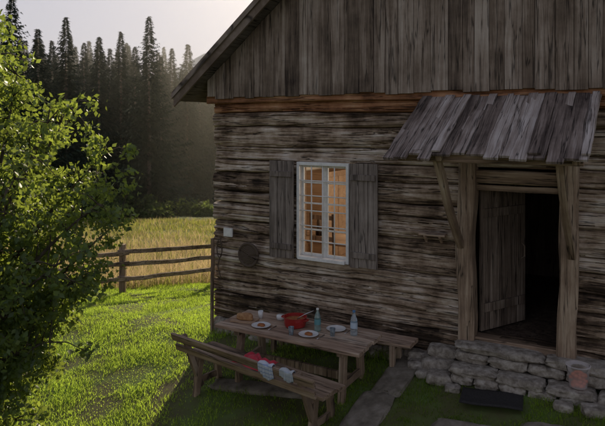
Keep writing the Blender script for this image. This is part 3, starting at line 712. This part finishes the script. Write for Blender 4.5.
key=[(12,-10,42),(38,26,46),(66,14,48),(84,40,56),(99,34,52),(121,29,54),(149,13,52),(172,46,72),(188,42,76),(203,58,84),(-20,0,44),(223,56,90),(52,38,52),(110,46,60),(135,44,60),(161,54,62)]
for i,(px,yt,Y_) in enumerate(key):
    x=(px-302.5)/600*Y_; h=CZ+(HZ-yt)/600*Y_-float(gz(x,Y_))+.3
    put(x,Y_,h,i,random.uniform(1.1,1.35),first=tmpl[i] if i<4 else None)
for i in range(95):
    Y_=random.uniform(62,100); px=random.uniform(-60,250)
    x=(px-302.5)/600*Y_; lim=(54 if px<165 else 80)+random.uniform(-14,25)+( -10 if px<90 else 0)
    h=CZ+(HZ-lim)/600*Y_-float(gz(x,Y_))+.3
    put(x,Y_,max(8,h),i,random.uniform(1.0,1.3))
for i in range(14):
    Y_=random.uniform(75,110); x=random.uniform(-5,60); put(x,Y_,random.uniform(14,18),i)
for i in range(14):
    Y_=random.uniform(45,100); x=random.uniform(-80,-45); put(x,Y_,random.uniform(16,22),i)
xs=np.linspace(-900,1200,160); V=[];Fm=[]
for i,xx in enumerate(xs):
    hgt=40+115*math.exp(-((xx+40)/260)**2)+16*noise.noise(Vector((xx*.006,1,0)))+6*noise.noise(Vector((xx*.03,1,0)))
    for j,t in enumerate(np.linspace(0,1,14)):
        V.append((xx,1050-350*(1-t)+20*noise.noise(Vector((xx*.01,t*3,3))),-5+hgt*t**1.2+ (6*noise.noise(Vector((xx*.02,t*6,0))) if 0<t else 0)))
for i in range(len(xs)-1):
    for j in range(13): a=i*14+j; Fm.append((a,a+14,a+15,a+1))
mo=fast('forested_mountain',np.array(V),np.array(Fm),noisy('hazed_mountain_forest',[(.3,(.22,.26,.3)),(.7,(.32,.36,.41))],.02,.4,.95,3.))  # aerial haze painted in as a grey-blue base colour
# ================= HAZE =================
mb=MB(); mb.box(-70,45,40,112,-9,26)
hz=bpy.data.materials.new('valley_haze'); hz.use_nodes=True; nt=hz.node_tree; nt.nodes.clear()
out=N(nt,'ShaderNodeOutputMaterial'); vs_=N(nt,'ShaderNodeVolumeScatter'); vs_.inputs['Density'].default_value=.0026; vs_.inputs['Anisotropy'].default_value=.76; vs_.inputs['Color'].default_value=(1,.95,.86,1)
nt.links.new(vs_.outputs[0],out.inputs['Volume'])
mb.obj('valley_haze',hz)
# ================= LIGHT =================
az=math.radians(9.5); el=math.radians(26)
sd=Vector((math.sin(az)*math.cos(el),math.cos(az)*math.cos(el),math.sin(el)))
sl=bpy.data.lights.new('sun','SUN'); sl.energy=5.0; sl.angle=math.radians(.5); sl.color=(1,.85,.58)
so=bpy.data.objects.new('sun',sl); sc.collection.objects.link(so); so.rotation_euler=(-sd).to_track_quat('-Z','Y').to_euler(); so.location=(0,0,30)
w=bpy.data.worlds.new('World'); sc.world=w; w.use_nodes=True; nt=w.node_tree
sk=N(nt,'ShaderNodeTexSky',sky_type='NISHITA'); sk.sun_disc=False; sk.sun_elevation=el; sk.sun_rotation=az; sk.dust_density=.4; sk.air_density=1.2
gm=N(nt,'ShaderNodeGamma'); gm.inputs[1].default_value=.34; nt.links.new(sk.outputs[0],gm.inputs[0])
tn=N(nt,'ShaderNodeVectorMath',operation='MULTIPLY'); tn.inputs[1].default_value=(1.93,1.80,2.02); nt.links.new(gm.outputs[0],tn.inputs[0])
bg=nt.nodes['Background']; nt.links.new(tn.outputs[0],bg.inputs[0]); bg.inputs[1].default_value=.15
# ================= CAMERA =================
cd=bpy.data.cameras.new('camera'); cam=bpy.data.objects.new('camera',cd); sc.collection.objects.link(cam); sc.camera=cam
cam.location=(0,0,CZ); cam.rotation_euler=(math.radians(90),0,0); cd.sensor_width=36; cd.lens=36*F/605; cd.shift_y=-(213-HZ)/605; cd.clip_end=4000; cd.clip_start=.05
cd.dof.use_dof=True; cd.dof.focus_distance=8.0; cd.dof.aperture_fstop=2.4
sc.view_settings.view_transform='Standard'; sc.view_settings.look='None'; sc.view_settings.exposure=0
